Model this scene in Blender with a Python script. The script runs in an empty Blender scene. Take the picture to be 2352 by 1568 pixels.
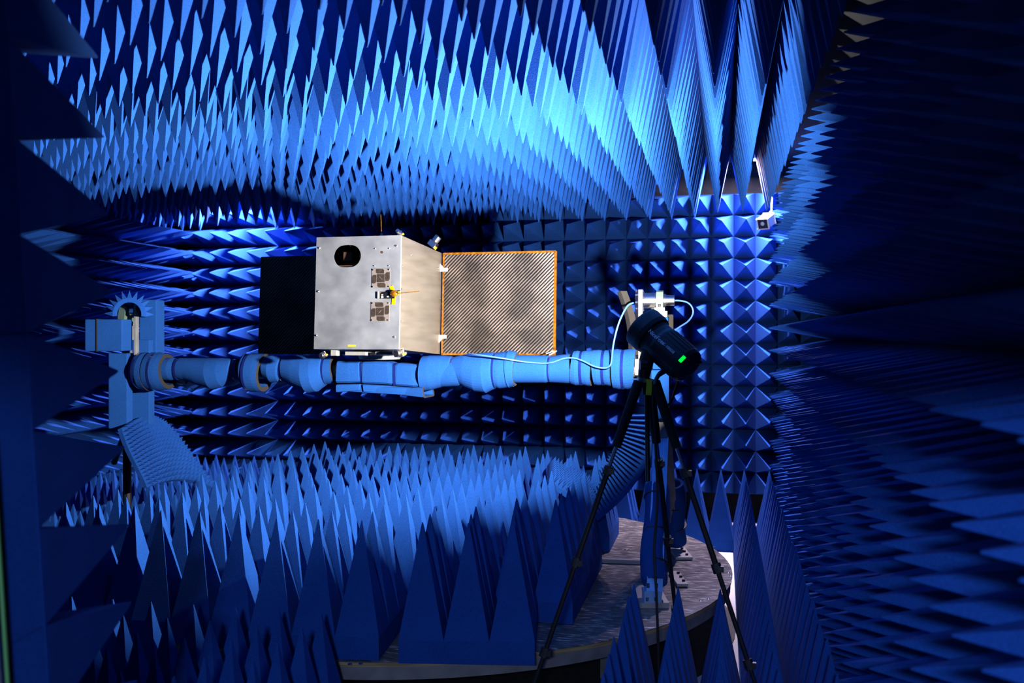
import bpy, bmesh, math, random
from mathutils import Vector, Matrix, Euler
random.seed(7)
sc = bpy.context.scene
COL = sc.collection

# ------------------------------------------------------------------ camera
F_PX = 2200.0; CXP = 1176.0; HZ = 765.0; YAW = math.radians(12.3); CAMH = 1.81
ct, st = math.cos(YAW), math.sin(YAW)
def C(xc, z, h):
    """point given as distance right of the view axis, distance along it, height over the lens"""
    return Vector((ct*xc - st*z, st*xc + ct*z, CAMH + h))
def P(px, py, z):
    return C((px-CXP)/F_PX*z, z, (HZ-py)/F_PX*z)
cam_d = bpy.data.cameras.new('camera'); cam = bpy.data.objects.new('camera', cam_d); COL.objects.link(cam)
cam.location = (0, 0, CAMH); cam.rotation_euler = (math.radians(90), 0, YAW)
cam_d.sensor_width = 36; cam_d.lens = 36*F_PX/2352; cam_d.shift_y = -(784-HZ)/2352
cam_d.clip_start = 0.05; cam_d.clip_end = 60
cam_d.dof.use_dof = True; cam_d.dof.focus_distance = 5.3; cam_d.dof.aperture_fstop = 2.8
sc.camera = cam

# ------------------------------------------------------------------ world, lights, exposure
sc.view_settings.view_transform = 'Standard'; sc.view_settings.look = 'None'
sc.view_settings.gamma = 1.0; sc.view_settings.exposure = 0.0; sc.view_settings.use_curve_mapping = False
w = bpy.data.worlds.new('world'); sc.world = w; w.use_nodes = True
w.node_tree.nodes['Background'].inputs[0].default_value = (0.05, 0.12, 0.6, 1)
w.node_tree.nodes['Background'].inputs[1].default_value = 0.008
def area(name, loc, aim, size, power, color, sy=None, spread=None):
    l = bpy.data.lights.new(name, 'AREA'); l.energy = power; l.color = color; l.size = size
    if sy: l.shape = 'RECTANGLE'; l.size_y = sy
    if spread: l.spread = math.radians(spread)
    o = bpy.data.objects.new(name, l); COL.objects.link(o); o.location = loc
    o.rotation_euler = (Vector(aim)-Vector(loc)).to_track_quat('-Z', 'Y').to_euler(); return o
# light of the room outside the doorway the picture is taken from
area('corridor_light', (0.05, -1.5, 2.36), (-0.3, 4.5, 0.7), 0.30, 105.0, (0.42, 0.55, 1.0), 0.12)
# the two ceiling lamps left burning at the far end
area('far_right_lamp_light', (0.25, 8.60, 3.29), (0.25, 8.66, 0.3), 0.16, 330.0, (0.88, 0.72, 1.0), 0.07)
area('far_left_lamp_light', (-4.50, 8.60, 3.29), (-4.7, 8.66, 0.3), 0.25, 300.0, (0.88, 0.72, 1.0), 0.07)

# ------------------------------------------------------------------ materials
def newmat(name):
    m = bpy.data.materials.new(name); m.use_nodes = True
    return m, m.node_tree.nodes, m.node_tree.links, m.node_tree.nodes['Principled BSDF']
def simple(name, col, rough=0.5, metal=0.0, emis=None, es=0.0, coat=0.0):
    m, n, l, b = newmat(name)
    b.inputs['Base Color'].default_value = (*col, 1); b.inputs['Roughness'].default_value = rough
    b.inputs['Metallic'].default_value = metal
    if coat: b.inputs['Coat Weight'].default_value = coat
    if emis: b.inputs['Emission Color'].default_value = (*emis, 1); b.inputs['Emission Strength'].default_value = es
    return m
def noisy(name, c1, c2, scale, rough=0.5, metal=0.0, bump=0.0, detail=4, stretch=None, r2=None, bdist=0.002):
    m, n, l, b = newmat(name)
    tc = n.new('ShaderNodeTexCoord'); mp = n.new('ShaderNodeMapping'); l.new(tc.outputs['Object'], mp.inputs[0])
    if stretch: mp.inputs['Scale'].default_value = stretch
    t = n.new('ShaderNodeTexNoise'); t.inputs['Scale'].default_value = scale; t.inputs['Detail'].default_value = detail
    l.new(mp.outputs[0], t.inputs['Vector'])
    r = n.new('ShaderNodeValToRGB'); r.color_ramp.elements[0].position = 0.3; r.color_ramp.elements[1].position = 0.7
    r.color_ramp.elements[0].color = (*c1, 1); r.color_ramp.elements[1].color = (*c2, 1)
    l.new(t.outputs['Fac'], r.inputs[0]); l.new(r.outputs[0], b.inputs['Base Color'])
    b.inputs['Roughness'].default_value = rough; b.inputs['Metallic'].default_value = metal
    if r2 is not None:
        mr = n.new('ShaderNodeMapRange'); mr.inputs[1].default_value = .3; mr.inputs[2].default_value = .7
        mr.inputs[3].default_value = rough; mr.inputs[4].default_value = r2
        l.new(t.outputs['Fac'], mr.inputs[0]); l.new(mr.outputs[0], b.inputs['Roughness'])
    if bump:
        bp = n.new('ShaderNodeBump'); bp.inputs['Strength'].default_value = bump; bp.inputs['Distance'].default_value = bdist
        l.new(t.outputs['Fac'], bp.inputs['Height']); l.new(bp.outputs[0], b.inputs['Normal'])
    return m
def mat_foam(name, c1, c2):
    m, n, l, b = newmat(name)
    tc = n.new('ShaderNodeTexCoord')
    t = n.new('ShaderNodeTexNoise'); t.inputs['Scale'].default_value = 330; t.inputs['Detail'].default_value = 2
    l.new(tc.outputs['Object'], t.inputs['Vector'])
    t2 = n.new('ShaderNodeTexNoise'); t2.inputs['Scale'].default_value = 5; t2.inputs['Detail'].default_value = 3
    l.new(tc.outputs['Object'], t2.inputs['Vector'])
    ad = n.new('ShaderNodeMath'); ad.operation = 'MULTIPLY_ADD'; ad.inputs[1].default_value = 0.35
    l.new(t2.outputs['Fac'], ad.inputs[0]); l.new(t.outputs['Fac'], ad.inputs[2])
    r = n.new('ShaderNodeValToRGB'); r.color_ramp.elements[0].position = 0.42; r.color_ramp.elements[1].position = 0.92
    r.color_ramp.elements[0].color = (*c1, 1); r.color_ramp.elements[1].color = (*c2, 1)
    l.new(ad.outputs[0], r.inputs[0]); l.new(r.outputs[0], b.inputs['Base Color'])
    b.inputs['Roughness'].default_value = 1.0; b.inputs['Specular IOR Level'].default_value = 0.08
    bp = n.new('ShaderNodeBump'); bp.inputs['Strength'].default_value = 0.35; bp.inputs['Distance'].default_value = 0.002
    l.new(t.outputs['Fac'], bp.inputs['Height']); l.new(bp.outputs[0], b.inputs['Normal'])
    return m
FOAM = mat_foam('blue_foam', (0.005, 0.037, 0.180), (0.013, 0.074, 0.33))
FOAM_SHEET = mat_foam('blue_sheet_foam', (0.005, 0.040, 0.175), (0.013, 0.072, 0.28))
BROWN = noisy('dark_cut_foam', (0.008, 0.0065, 0.005), (0.015, 0.012, 0.009), 200, 1.0)
ALU = noisy('scuffed_aluminium', (0.135, 0.145, 0.165), (0.195, 0.205, 0.225), 9, 0.42, 0.5, r2=0.6)
ALU_SIDE = noisy('brushed_aluminium', (0.125, 0.108, 0.085), (0.18, 0.155, 0.125), 30, 0.42, 0.5, stretch=(1, .12, 1), r2=.48)
STEEL = simple('polished_steel', (0.72, 0.70, 0.67), 0.22, 1.0)
WHITE = simple('white_machined_metal', (0.34, 0.325, 0.30), 0.45, 0.3)
BLACK = noisy('black_plastic', (0.008, 0.009, 0.011), (0.016, 0.017, 0.02), 60, 0.42)
BLACKTUBE = simple('black_anodised_tube', (0.012, 0.012, 0.013), 0.35, 0.2)
RUBBER = simple('black_foam_grip', (0.008, 0.008, 0.009), 0.9)
DARKWALL = simple('dark_room_shell', (0.0015, 0.002, 0.004), 1.0)
WFLOOR = noisy('pale_speckled_floor', (0.55, 0.55, 0.53), (0.66, 0.66, 0.63), 90, 0.6)
TAPE = simple('clear_packing_tape', (0.006, 0.012, 0.10), 0.12, 0.0, coat=1.0)
GREEN_CAST = simple('green_cast_iron', (0.09, 0.14, 0.10), 0.4, 0.1)
CABLE_BLUE = simple('pale_blue_cable_jacket', (0.04, 0.11, 0.36), 0.4)
CABLE_BLK = simple('black_cable_jacket', (0.01, 0.01, 0.01), 0.6)
KAPTON = noisy('amber_polyimide_tape', (0.10, 0.028, 0.001), (0.27, 0.11, 0.003), 45, 0.25, 0.35)
KAPTON_Y = simple('yellow_polyimide_tape', (0.34, 0.24, 0.0), 0.3)
YELLOW = simple('yellow_sticker', (0.5, 0.34, 0.01), 0.5)
YGREEN = simple('yellow_green_label', (0.85, 0.92, 0.03), 0.6)
SCREEN = simple('green_lit_display', (0.0, 0.3, 0.02), 0.4, emis=(0.0, 1.0, 0.05), es=0.95)
PRINT = simple('pale_print', (0.95, 0.97, 1.0), 0.6)
PLY = noisy('plywood_edge', (0.16, 0.11, 0.04), (0.42, 0.32, 0.16), 6, 0.7, stretch=(1, 1, 40))
STEELGREY = noisy('grey_painted_steel', (0.16, 0.16, 0.155), (0.24, 0.24, 0.23), 12, 0.5, 0.2)
PATCH = simple('patch_board', (0.10, 0.085, 0.08), 0.5)
DARKPATCH = noisy('dark_patch_copper', (0.012, 0.010, 0.009), (0.03, 0.02, 0.014), 60, 0.35)
PCB = simple('black_circuit_board', (0.004, 0.004, 0.005), 0.3)
BLUEFILM = noisy('blue_film_on_aluminium', (0.22, 0.46, 0.75), (0.30, 0.56, 0.85), 14, 0.3, 0.35)
INSIDE = noisy('dark_box_inside', (0.020, 0.008, 0.003), (0.035, 0.014, 0.005), 30, 0.7)
GLASSY = simple('camera_front_glass', (0.01, 0.01, 0.012), 0.1)
LAMPG = simple('lamp_tube', (0.9, 0.9, 1.0), 0.5, emis=(0.75, 0.80, 1.0), es=6.0)

def mat_plate():
    m, n, l, b = newmat('scratched_turntable_plate')
    tc = n.new('ShaderNodeTexCoord'); mp = n.new('ShaderNodeMapping'); mp.inputs['Scale'].default_value = (4, 20, 1)
    l.new(tc.outputs['Object'], mp.inputs[0])
    t = n.new('ShaderNodeTexNoise'); t.inputs['Scale'].default_value = 4.0; t.inputs['Detail'].default_value = 6
    l.new(mp.outputs[0], t.inputs['Vector'])
    r = n.new('ShaderNodeValToRGB'); e = r.color_ramp.elements
    e[0].position = .35; e[0].color = (.07, .065, .06, 1); e[1].position = .74; e[1].color = (.75, .68, .58, 1)
    x = e.new(.56); x.color = (.14, .13, .12, 1)
    l.new(t.outputs['Fac'], r.inputs[0]); l.new(r.outputs[0], b.inputs['Base Color'])
    b.inputs['Metallic'].default_value = .15
    mr = n.new('ShaderNodeMapRange'); mr.inputs[3].default_value = .2; mr.inputs[4].default_value = .5
    l.new(t.outputs['Fac'], mr.inputs[0]); l.new(mr.outputs[0], b.inputs['Roughness'])
    return m
PLATE = mat_plate()
def mat_carbon():
    m, n, l, b = newmat('carbon_weave')
    tc = n.new('ShaderNodeTexCoord')
    wv = n.new('ShaderNodeTexWave'); wv.wave_type = 'BANDS'; wv.bands_direction = 'DIAGONAL'
    wv.inputs['Scale'].default_value = 25; wv.inputs['Distortion'].default_value = .35; wv.inputs['Detail'].default_value = 1
    mp = n.new('ShaderNodeMapping'); mp.inputs['Scale'].default_value = (-1, 0, 1.0)
    l.new(tc.outputs['Object'], mp.inputs[0]); l.new(mp.outputs[0], wv.inputs['Vector'])
    r = n.new('ShaderNodeValToRGB'); r.color_ramp.elements[0].position = .35; r.color_ramp.elements[1].position = .85
    r.color_ramp.elements[0].color = (.004, .004, .005, 1); r.color_ramp.elements[1].color = (.20, .155, .13, 1)
    l.new(wv.outputs['Fac'], r.inputs[0])
    ns = n.new('ShaderNodeTexNoise'); ns.inputs['Scale'].default_value = 5; ns.inputs['Detail'].default_value = 5
    l.new(tc.outputs['Object'], ns.inputs['Vector'])
    r2 = n.new('ShaderNodeValToRGB'); r2.color_ramp.elements[0].position = .38; r2.color_ramp.elements[1].position = .62
    r2.color_ramp.elements[0].color = (.30, .30, .30, 1)
    l.new(ns.outputs['Fac'], r2.inputs[0])
    mx = n.new('ShaderNodeMixRGB'); mx.blend_type = 'MULTIPLY'; mx.inputs[0].default_value = 1
    l.new(r.outputs[0], mx.inputs[1]); l.new(r2.outputs[0], mx.inputs[2]); l.new(mx.outputs[0], b.inputs['Base Color'])
    b.inputs['Roughness'].default_value = .35; b.inputs['Metallic'].default_value = .3
    bp = n.new('ShaderNodeBump'); bp.inputs['Strength'].default_value = .5; bp.inputs['Distance'].default_value = .003
    l.new(wv.outputs['Fac'], bp.inputs['Height']); l.new(bp.outputs[0], b.inputs['Normal'])
    return m
CARBON = mat_carbon()

# ------------------------------------------------------------------ helpers
def tag(o, label=None, cat=None, group=None, kind=None):
    if label: o['label'] = label
    if cat: o['category'] = cat
    if group: o['group'] = group
    if kind: o['kind'] = kind
    return o
def link(name, me, m, parent=None, mw=None):
    o = bpy.data.objects.new(name, me); COL.objects.link(o)
    if m is not None and not me.materials: me.materials.append(m)
    if parent: o.parent = parent
    if mw is not None: o.matrix_local = mw
    return o
def obj(name, bm, m, parent=None, mw=None, smooth=False):
    me = bpy.data.meshes.new(name); bmesh.ops.recalc_face_normals(bm, faces=bm.faces[:]); bm.to_mesh(me); bm.free()
    if smooth:
        for p in me.polygons: p.use_smooth = True
    if parent is not None and mw is None:           # geometry was given in world space
        bpy.context.view_layer.update()
        inv = parent.matrix_world.inverted(); me.transform(inv)
    return link(name, me, m, parent, mw)
def empty(name, loc, label=None, cat=None, group=None, rot=(0, 0, 0)):
    o = bpy.data.objects.new(name, None); COL.objects.link(o); o.location = loc; o.rotation_euler = rot
    o.empty_display_size = .1
    bpy.context.view_layer.update()
    return tag(o, label, cat, group)
def box(bm, c, s, M=None, bev=0.0):
    r = bmesh.ops.create_cube(bm, size=1.0); vs = r['verts']
    for v in vs:
        v.co = Vector((v.co.x*s[0], v.co.y*s[1], v.co.z*s[2])) + Vector(c)
        if M is not None: v.co = M @ v.co
    if bev:
        es = list({e for v in vs for e in v.link_edges}); bmesh.ops.bevel(bm, geom=es, offset=bev, segments=2, affect='EDGES', profile=.6)
    return bm
def tube(bm, pts, rad, seg=12, caps=True, sy=1.0):
    """round bar through pts; rad a number or one per point"""
    pts = [Vector(p) for p in pts]; n = len(pts)
    if not isinstance(rad, (list, tuple)): rad = [rad]*n
    rings = []; up = Vector((0, 0, 1)); prev = None
    for i in range(n):
        d = (pts[min(i+1, n-1)]-pts[max(i-1, 0)]).normalized()
        if prev is None:
            a = d.cross(up)
            if a.length < 1e-3: a = d.cross(Vector((1, 0, 0)))
            a.normalize()
        else:
            a = (prev - d*prev.dot(d)).normalized()
        prev = a; b = a.cross(d).normalized()
        rings.append([bm.verts.new(pts[i]+(a*math.cos(2*math.pi*k/seg)*sy+b*math.sin(2*math.pi*k/seg))*rad[i]) for k in range(seg)])
    for i in range(n-1):
        for k in range(seg):
            bm.faces.new((rings[i][k], rings[i][(k+1) % seg], rings[i+1][(k+1) % seg], rings[i+1][k]))
    if caps:
        bm.faces.new(rings[0]); bm.faces.new(list(reversed(rings[-1])))
    return bm
def smooth_path(pts, n=8):
    pts = [Vector(p) for p in pts]; out = []
    for i in range(len(pts)-1):
        p0 = pts[max(i-1, 0)]; p1 = pts[i]; p2 = pts[i+1]; p3 = pts[min(i+2, len(pts)-1)]
        for k in range(n):
            t = k/n
            out.append(.5*((2*p1)+(-p0+p2)*t+(2*p0-5*p1+4*p2-p3)*t*t+(-p0+3*p1-3*p2+p3)*t**3))
    out.append(pts[-1]); return out
def prism(bm, outline, depth, M=None):
    """outline: 3-D points of one face, depth: vector"""
    a = [bm.verts.new(Vector(p) if M is None else M @ Vector(p)) for p in outline]
    d = Vector(depth) if M is None else M.to_3x3() @ Vector(depth)
    b = [bm.verts.new(v.co + d) for v in a]; n = len(a)
    bm.faces.new(a); bm.faces.new(list(reversed(b)))
    for i in range(n): bm.faces.new((a[i], b[i], b[(i+1) % n], a[(i+1) % n]))
    return bm
NB = bmesh.new
ORD = ['first', 'second', 'third', 'fourth', 'fifth', 'sixth', 'seventh', 'eighth', 'ninth', 'tenth', 'eleventh', 'twelfth', 'thirteenth', 'fourteenth']

# ------------------------------------------------------------------ room shell
def shell(name, c, s, m=DARKWALL):
    o = obj(name, box(NB(), c, s), m); tag(o, kind='structure'); return o
PT = 0.2032; BL = 3*PT; BASE = PT/2; HT = 0.6096
WB = 9.34 + BASE          # face of the back wall
WR = 0.93 + BASE; WL = -5.75 - BASE; WF = 1.58
TOP = CAMH + 1.636
shell('floor', (-2.4, 4.5, -0.05), (8.2, 12.5, 0.1), WFLOOR)
shell('ceiling', (-2.4, 5.4, TOP+0.05), (8.2, 8.6, 0.1))
shell('wall_back', (-2.4, WB+0.05, 1.7), (7.2, 0.1, 3.6))
shell('wall_right', (WR+0.05, 5.4, 1.7), (0.1, 8.3, 3.6))
shell('wall_left', (WL-0.05, 5.4, 1.7), (0.1, 8.3, 3.6))

DKFLOOR = noisy('dark_floor_sheet', (0.012, 0.012, 0.011), (0.03, 0.03, 0.027), 20, 0.7)  # dark sheets added to darken the pale floor under and before the turntable
_b = NB(); bmesh.ops.create_cone(_b, cap_ends=True, segments=64, radius1=2.02, radius2=2.02, depth=.006, matrix=Matrix.Translation((-1.93, 6.02, .004)))
tag(obj('floor_dark_disc', _b, DKFLOOR), kind='structure')
shell('floor_dark_strip', (-1.04, 2.9, .004), (1.02, 2.4, .006), DKFLOOR)

# ------------------------------------------------------------------ pyramid foam
def spike_bm(bm, cx, cy, jit=0.0, z0=BASE, h=HT-BASE, p=PT, tip=0.004):
    r = p/2; jx = random.uniform(-jit, jit); jy = random.uniform(-jit, jit)
    a = [bm.verts.new((cx+sx*r, cy+sy*r, z0)) for sx, sy in ((-1, -1), (1, -1), (1, 1), (-1, 1))]
    # slightly blunt, softened tip
    hm = h - 0.022
    k = 0.022*r/h + tip*.6
    b = [bm.verts.new((cx+jx+sx*k, cy+jy+sy*k, z0+hm)) for sx, sy in ((-1, -1), (1, -1), (1, 1), (-1, 1))]
    c = [bm.verts.new((cx+jx+sx*tip*.5, cy+jy+sy*tip*.5, z0+h)) for sx, sy in ((-1, -1), (1, -1), (1, 1), (-1, 1))]
    for lo, hi in ((a, b), (b, c)):
        for i in range(4): bm.faces.new((lo[i], lo[(i+1) % 4], hi[(i+1) % 4], hi[i]))
    bm.faces.new(c)
    return a
def block_mesh(nx, ny, var):
    bm = NB()
    for i in range(nx):
        for j in range(ny):
            spike_bm(bm, (i-(nx-1)/2)*PT, (j-(ny-1)/2)*PT, 0.007)
    x, y = nx*PT/2-.0012, ny*PT/2-.0012
    lo = [bm.verts.new(v) for v in ((-x, -y, 0), (x, -y, 0), (x, y, 0), (-x, y, 0))]
    x, y = nx*PT/2-.0006, ny*PT/2-.0006
    hi = [bm.verts.new(v) for v in ((-x, -y, BASE-.0005), (x, -y, BASE-.0005), (x, y, BASE-.0005), (-x, y, BASE-.0005))]
    bm.faces.new(lo)
    for i in range(4): bm.faces.new((lo[i], lo[(i+1) % 4], hi[(i+1) % 4], hi[i]))
    bm.faces.new(hi)
    me = bpy.data.meshes.new('foam_block'); bmesh.ops.recalc_face_normals(bm, faces=bm.faces[:]); bm.to_mesh(me); bm.free()
    me.materials.append(FOAM); return me
_bc = {}
def get_block(nx, ny, v):
    if (nx, ny, v) not in _bc: _bc[(nx, ny, v)] = block_mesh(nx, ny, v)
    return _bc[(nx, ny, v)]
_slab = None; _spikes = []
def part_meshes():
    global _slab
    bm = box(NB(), (0, 0, BASE/2), (BL-.002, BL-.002, BASE)); me = bpy.data.meshes.new('base_slab'); bm.to_mesh(me); bm.free(); me.materials.append(FOAM); _slab = me
    for k in range(5):
        bm = NB(); a = spike_bm(bm, 0, 0, .007, z0=0); bm.faces.new(a); bmesh.ops.recalc_face_normals(bm, faces=bm.faces[:])
        me = bpy.data.meshes.new('foam_spike'); bm.to_mesh(me); bm.free(); me.materials.append(FOAM); _spikes.append(me)
part_meshes()
ROT = {'floor': Matrix(), 'ceiling': Matrix.Rotation(math.pi, 4, 'X'), 'back': Matrix.Rotation(math.pi/2, 4, 'X'),
       'right': Matrix.Rotation(-math.pi/2, 4, 'Y'), 'left': Matrix.Rotation(math.pi/2, 4, 'Y'), 'front': Matrix.Rotation(-math.pi/2, 4, 'X')}
def block(name, M, label, group, parts=False, nx=3, ny=3):
    if not parts:
        o = link(name, get_block(nx, ny, random.randrange(3)), None); o.matrix_world = M
    else:
        o = bpy.data.objects.new(name, None); COL.objects.link(o); o.matrix_world = M; o.empty_display_size = .1
        link('base_slab', _slab, None, o)
        for i in range(3):
            for j in range(3):
                s = link('foam_spike', random.choice(_spikes), None, o); s.location = ((i-1)*PT, (j-1)*PT, BASE)
    return tag(o, label, 'foam absorber', group)
T = Matrix.Translation
# ceiling
for i in range(10):
    for j in range(11):
        x1 = 0.485 - BL*i; y1 = 8.83 - BL*j
        if i in (0, 8): y1 -= 0.39          # the lamps sit in the gaps at the far ends of these columns
        near = y1 < 7.2
        block('ceiling_absorber', T((x1-BL/2, y1-BL/2, TOP)) @ ROT['ceiling'],
              f'blue pyramid foam block on the ceiling, {ORD[i]} column from right wall, {ORD[j]} row from back', 'pyramid foam blocks on the ceiling', parts=near)
# back wall: columns counted from the right, rows from the top
rows = [(0.307+BL, 2), (0.307, 3), (-0.302, 3), (-0.912, 3), (-1.522, 3)]
for r, (h0, ny) in enumerate(rows):
    for c in range(-1, 10):
        x0 = -0.085 - BL*c; nx = 3
        if c == -1: x0 = 0.9308; nx = 2
        if c == -1: xc = 0.525+PT
        else: xc = 0.5246 - BL*c - BL/2
        if c == -1: x_c, nx_ = 0.5246+PT, 2
        else: x_c, nx_ = xc, 3
        block('wall_absorber', T((x_c, WB, CAMH+h0+ny*PT/2)) @ ROT['back'],
              f'blue pyramid foam block on back wall, {ORD[c+1]} column from right, {ORD[r]} row from top', 'pyramid foam blocks on the back wall', nx=nx_, ny=ny)
# right wall
for j in range(13):
    yc = 9.34 - BL*j - BL/2
    if yc - BL/2 < 1.4: continue
    for r, (h0, n) in enumerate([(0.76, 2), (0.15, 3), (-0.46, 3), (-1.069, 3), (-1.679, 3)]):
        block('wall_absorber', T((WR, yc, CAMH+h0+n*PT/2)) @ ROT['right'],
              f'blue pyramid foam block on right wall, {ORD[j]} from far corner, {ORD[r]} row from top', 'pyramid foam blocks on the right wall', nx=n, ny=3)
# left wall
for j in range(6):
    yc = 9.34 - BL*j - BL/2
    for r, (h0, n) in enumerate([(0.307+BL, 2), (0.307, 3), (-0.302, 3), (-0.912, 3), (-1.522, 3)]):
        block('wall_absorber', T((WL, yc, CAMH+h0+n*PT/2)) @ ROT['left'],
              f'blue pyramid foam block on left wall, {ORD[j]} from far corner, {ORD[r]} row from top', 'pyramid foam blocks on the left wall', nx=n, ny=3)
# floor
def fl(x1, y0, label, nx=3, ny=3, z=0.0, rot=0, parts=False, name='floor_absorber', group='pyramid foam blocks on the floor'):
    return block(name, T((x1-nx*PT/2, y0+ny*PT/2, z)) @ Matrix.Rotation(rot, 4, 'Z'), label, group, parts, nx, ny)
for j in range(13):
    y0 = 8.73 - BL*(j+1)
    if y0 < 1.2: continue
    fl(0.508, y0, f'narrow blue pyramid foam block on floor along right wall, {ORD[j]} from back wall', nx=2)
for j, y0 in enumerate((4.09, 3.48, 2.87)):
    fl(0.1016, y0, f'blue pyramid foam block on floor in front of turntable and tripod, {ORD[j]} towards the doorway', parts=False)
for i in range(9):
    fl(0.1016-BL*i, 8.12, f'blue pyramid foam block on floor behind turntable, {ORD[i]} from right wall')
DC = Vector((-1.93, 6.02)); DR = 2.0
for i in range(3):
    for j in range(11):
        x1 = -3.93 - BL*i + (0.0 if i else 0.0); y0 = 8.05-BL*(j+1)
        if y0 < 1.7 or x1-BL < WL: continue
        fl(x1, y0, f'blue pyramid foam block on floor left of turntable, {ORD[i]} column out, {ORD[j]} from back')
for i, x1 in enumerate((-1.57, -2.18, -2.79, -3.40)):
    for j, y0 in enumerate((3.33, 2.72, 2.11)):
        fl(x1 - .0, y0, f'blue pyramid foam block on floor before the turntable, {ORD[i]} from gap, {ORD[j]} towards the doorway')

# ------------------------------------------------------------------ turntable
DZ = CAMH - 1.473
tt = empty('turntable', (DC.x, DC.y, 0), 'large round aluminium-topped turntable with plywood rim under the foam blocks', 'turntable')
def disc(bm, r, z0, z1, seg=120, cx=DC.x, cy=DC.y):
    a = [bm.verts.new((cx+r*math.cos(2*math.pi*k/seg), cy+r*math.sin(2*math.pi*k/seg), z0)) for k in range(seg)]
    b = [bm.verts.new((v.co.x, v.co.y, z1)) for v in a]
    bm.faces.new(list(reversed(a))); bm.faces.new(b)
    for k in range(seg): bm.faces.new((a[k], a[(k+1) % seg], b[(k+1) % seg], b[k]))
    return bm
obj('top_plate', disc(NB(), DR, DZ-.003, DZ), PLATE, tt)
obj('plywood_rim', disc(NB(), DR-.004, DZ-.024, DZ-.0035), PLY, tt)
obj('steel_skirt', disc(NB(), DR-.012, DZ-.085, DZ-.0245), STEELGREY, tt)
bm = NB(); disc(bm, 0.55, 0.0, DZ-.0855, 48); obj('drive_hub', bm, STEELGREY, tt)
bm = NB()
for a in range(6):
    t = a*math.pi/3+.4; M = T((DC.x, DC.y, 0)) @ Matrix.Rotation(t, 4, 'Z')
    box(bm, (1.15, 0, DZ-.125), (1.2, .06, .07), M); box(bm, (1.7, 0, DZ/2-.08), (.06, .06, DZ-.17), M)
obj('support_frame', bm, STEELGREY, tt)
# seam strip and screws of the plate
s = P(1380, 1288, 6.18); e = P(1470, 1290, 6.14)
def onDisc(px, py): 
    z = 1.47*F_PX/(py-HZ); return C((px-CXP)/F_PX*z, z, -1.47)
a = onDisc(1372, 1290); b = onDisc(1480, 1294)
d = (b-a).normalized(); M = Matrix.Translation((a+b)/2) @ Vector(d).to_track_quat('X', 'Z').to_matrix().to_4x4()
obj('seam_rail', box(NB(), (0, 0, .012), ((b-a).length, .045, .024), M), ALU, tt)
bm = NB()
for px, py in ((1436, 1262), (1444, 1262), (1673, 1313), (1678, 1320), (1640, 1256), (1627, 1373), (1610, 1377), (803, 1524), (828, 1523)):
    p = onDisc(px, py); disc(bm, .008, DZ, DZ+.005, 10, p.x, p.y)
obj('plate_screws', bm, STEEL, tt)
# foam blocks on the turntable
TB = dict(z=DZ, name='turntable_absorber', group='pyramid foam blocks on the turntable', parts=True)
def tblock(xr, yf, rot, label):
    """front right corner at (xr, yf)"""
    M = T((xr, yf, DZ+.003)) @ Matrix.Rotation(rot, 4, 'Z') @ T((-BL/2, BL/2, 0))
    return block('turntable_absorber', M, label, TB['group'], True)
tblock(-.803, 4.162, math.radians(9.7), 'blue pyramid foam block standing out at the turntable front edge, nearest the tripod')
tblock(-1.50, 4.075, math.radians(6), 'blue pyramid foam block on turntable edge, just left of the front one')
tblock(-2.14, 4.10, math.radians(2), 'dark blue pyramid foam block on turntable edge, second left of the front one')
tblock(-2.76, 4.16, math.radians(-3), 'dark blue pyramid foam block at the front left edge of the turntable')
for i, xr in enumerate((-.73, -1.345, -1.96, -2.575)):
    ys = (4.79, 5.405, 6.43) if i == 0 else (4.79, 5.405, 6.02, 6.635)
    for j, y in enumerate(ys):
        tblock(xr, y, 0, f'blue pyramid foam block on turntable, {ORD[i]} column from right, {ORD[j]} row behind the front')

# ------------------------------------------------------------------ foam on the wall left of the doorway (next to the camera)
# right-hand column: valley edge seen at about x 20..105 px, z 1.95
A = C((20-1176)/2200*1.97, 1.97, (HZ-135)/F_PX*1.97); Bm = C((105-1176)/2200*1.99, 1.99, (HZ-1475)/F_PX*1.99)
axis = (Bm-A).normalized()                   # runs down the leaning edge
ydir = Vector((-0.08, 1.0, 0)).normalized()  # the way the spikes point
ydir = (ydir - axis*ydir.dot(axis)).normalized()
xdir = ydir.cross(-axis).normalized()        # to the right
Mf = Matrix.Identity(4)
for r in range(3):
    Mf[r][0] = xdir[r]; Mf[r][1] = (-axis)[r]; Mf[r][2] = ydir[r]
if Mf.to_3x3().determinant() < 0:
    for r in range(3): Mf[r][0] = -Mf[r][0]
door_rot = Mf.copy()
def onlean(t): return A + axis*t
for r in range(4):
    for c in range(2):
        t0 = -BL - .045 + r*BL
        ctr = onlean(t0 + BL/2) - xdir*(BL/2 + c*BL) - ydir*BASE
        M = T(ctr) @ door_rot
        block('doorway_absorber', M, f'dark blurred foam block beside the doorway, {ORD[r]} from top, {["at the opening", "away from opening"][c]}',
              'pyramid foam blocks beside the doorway', parts=True)
shell('light_blocker', (-.9, -.35, 3.18), (4.4, .10, 2.1))  # unseen panel behind the camera, added to cut the corridor light off higher up
dw = NB(); box(dw, (0, 0, 0), (2.6, 3.6, .06))
o = obj('wall_front', dw, DARKWALL); o.matrix_world = T(onlean(1.1) - xdir*(1.3) - ydir*(BASE+.035)) @ door_rot; tag(o, kind='structure')
g = NB(); a = onlean(-.6)-ydir*(BASE+.035)+xdir*.006; tube(g, [a, a+axis*3.0], .006, 8)
o = obj('trim_1', g, simple('green_door_seal', (.12, .35, .10), .5)); tag(o, kind='structure')
g = NB(); a = onlean(-.6)-ydir*(BASE+.055)+xdir*.004; tube(g, [a, a+axis*3.0], .010, 8)
o = obj('trim_2', g, STEEL); tag(o, kind='structure')

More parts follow.
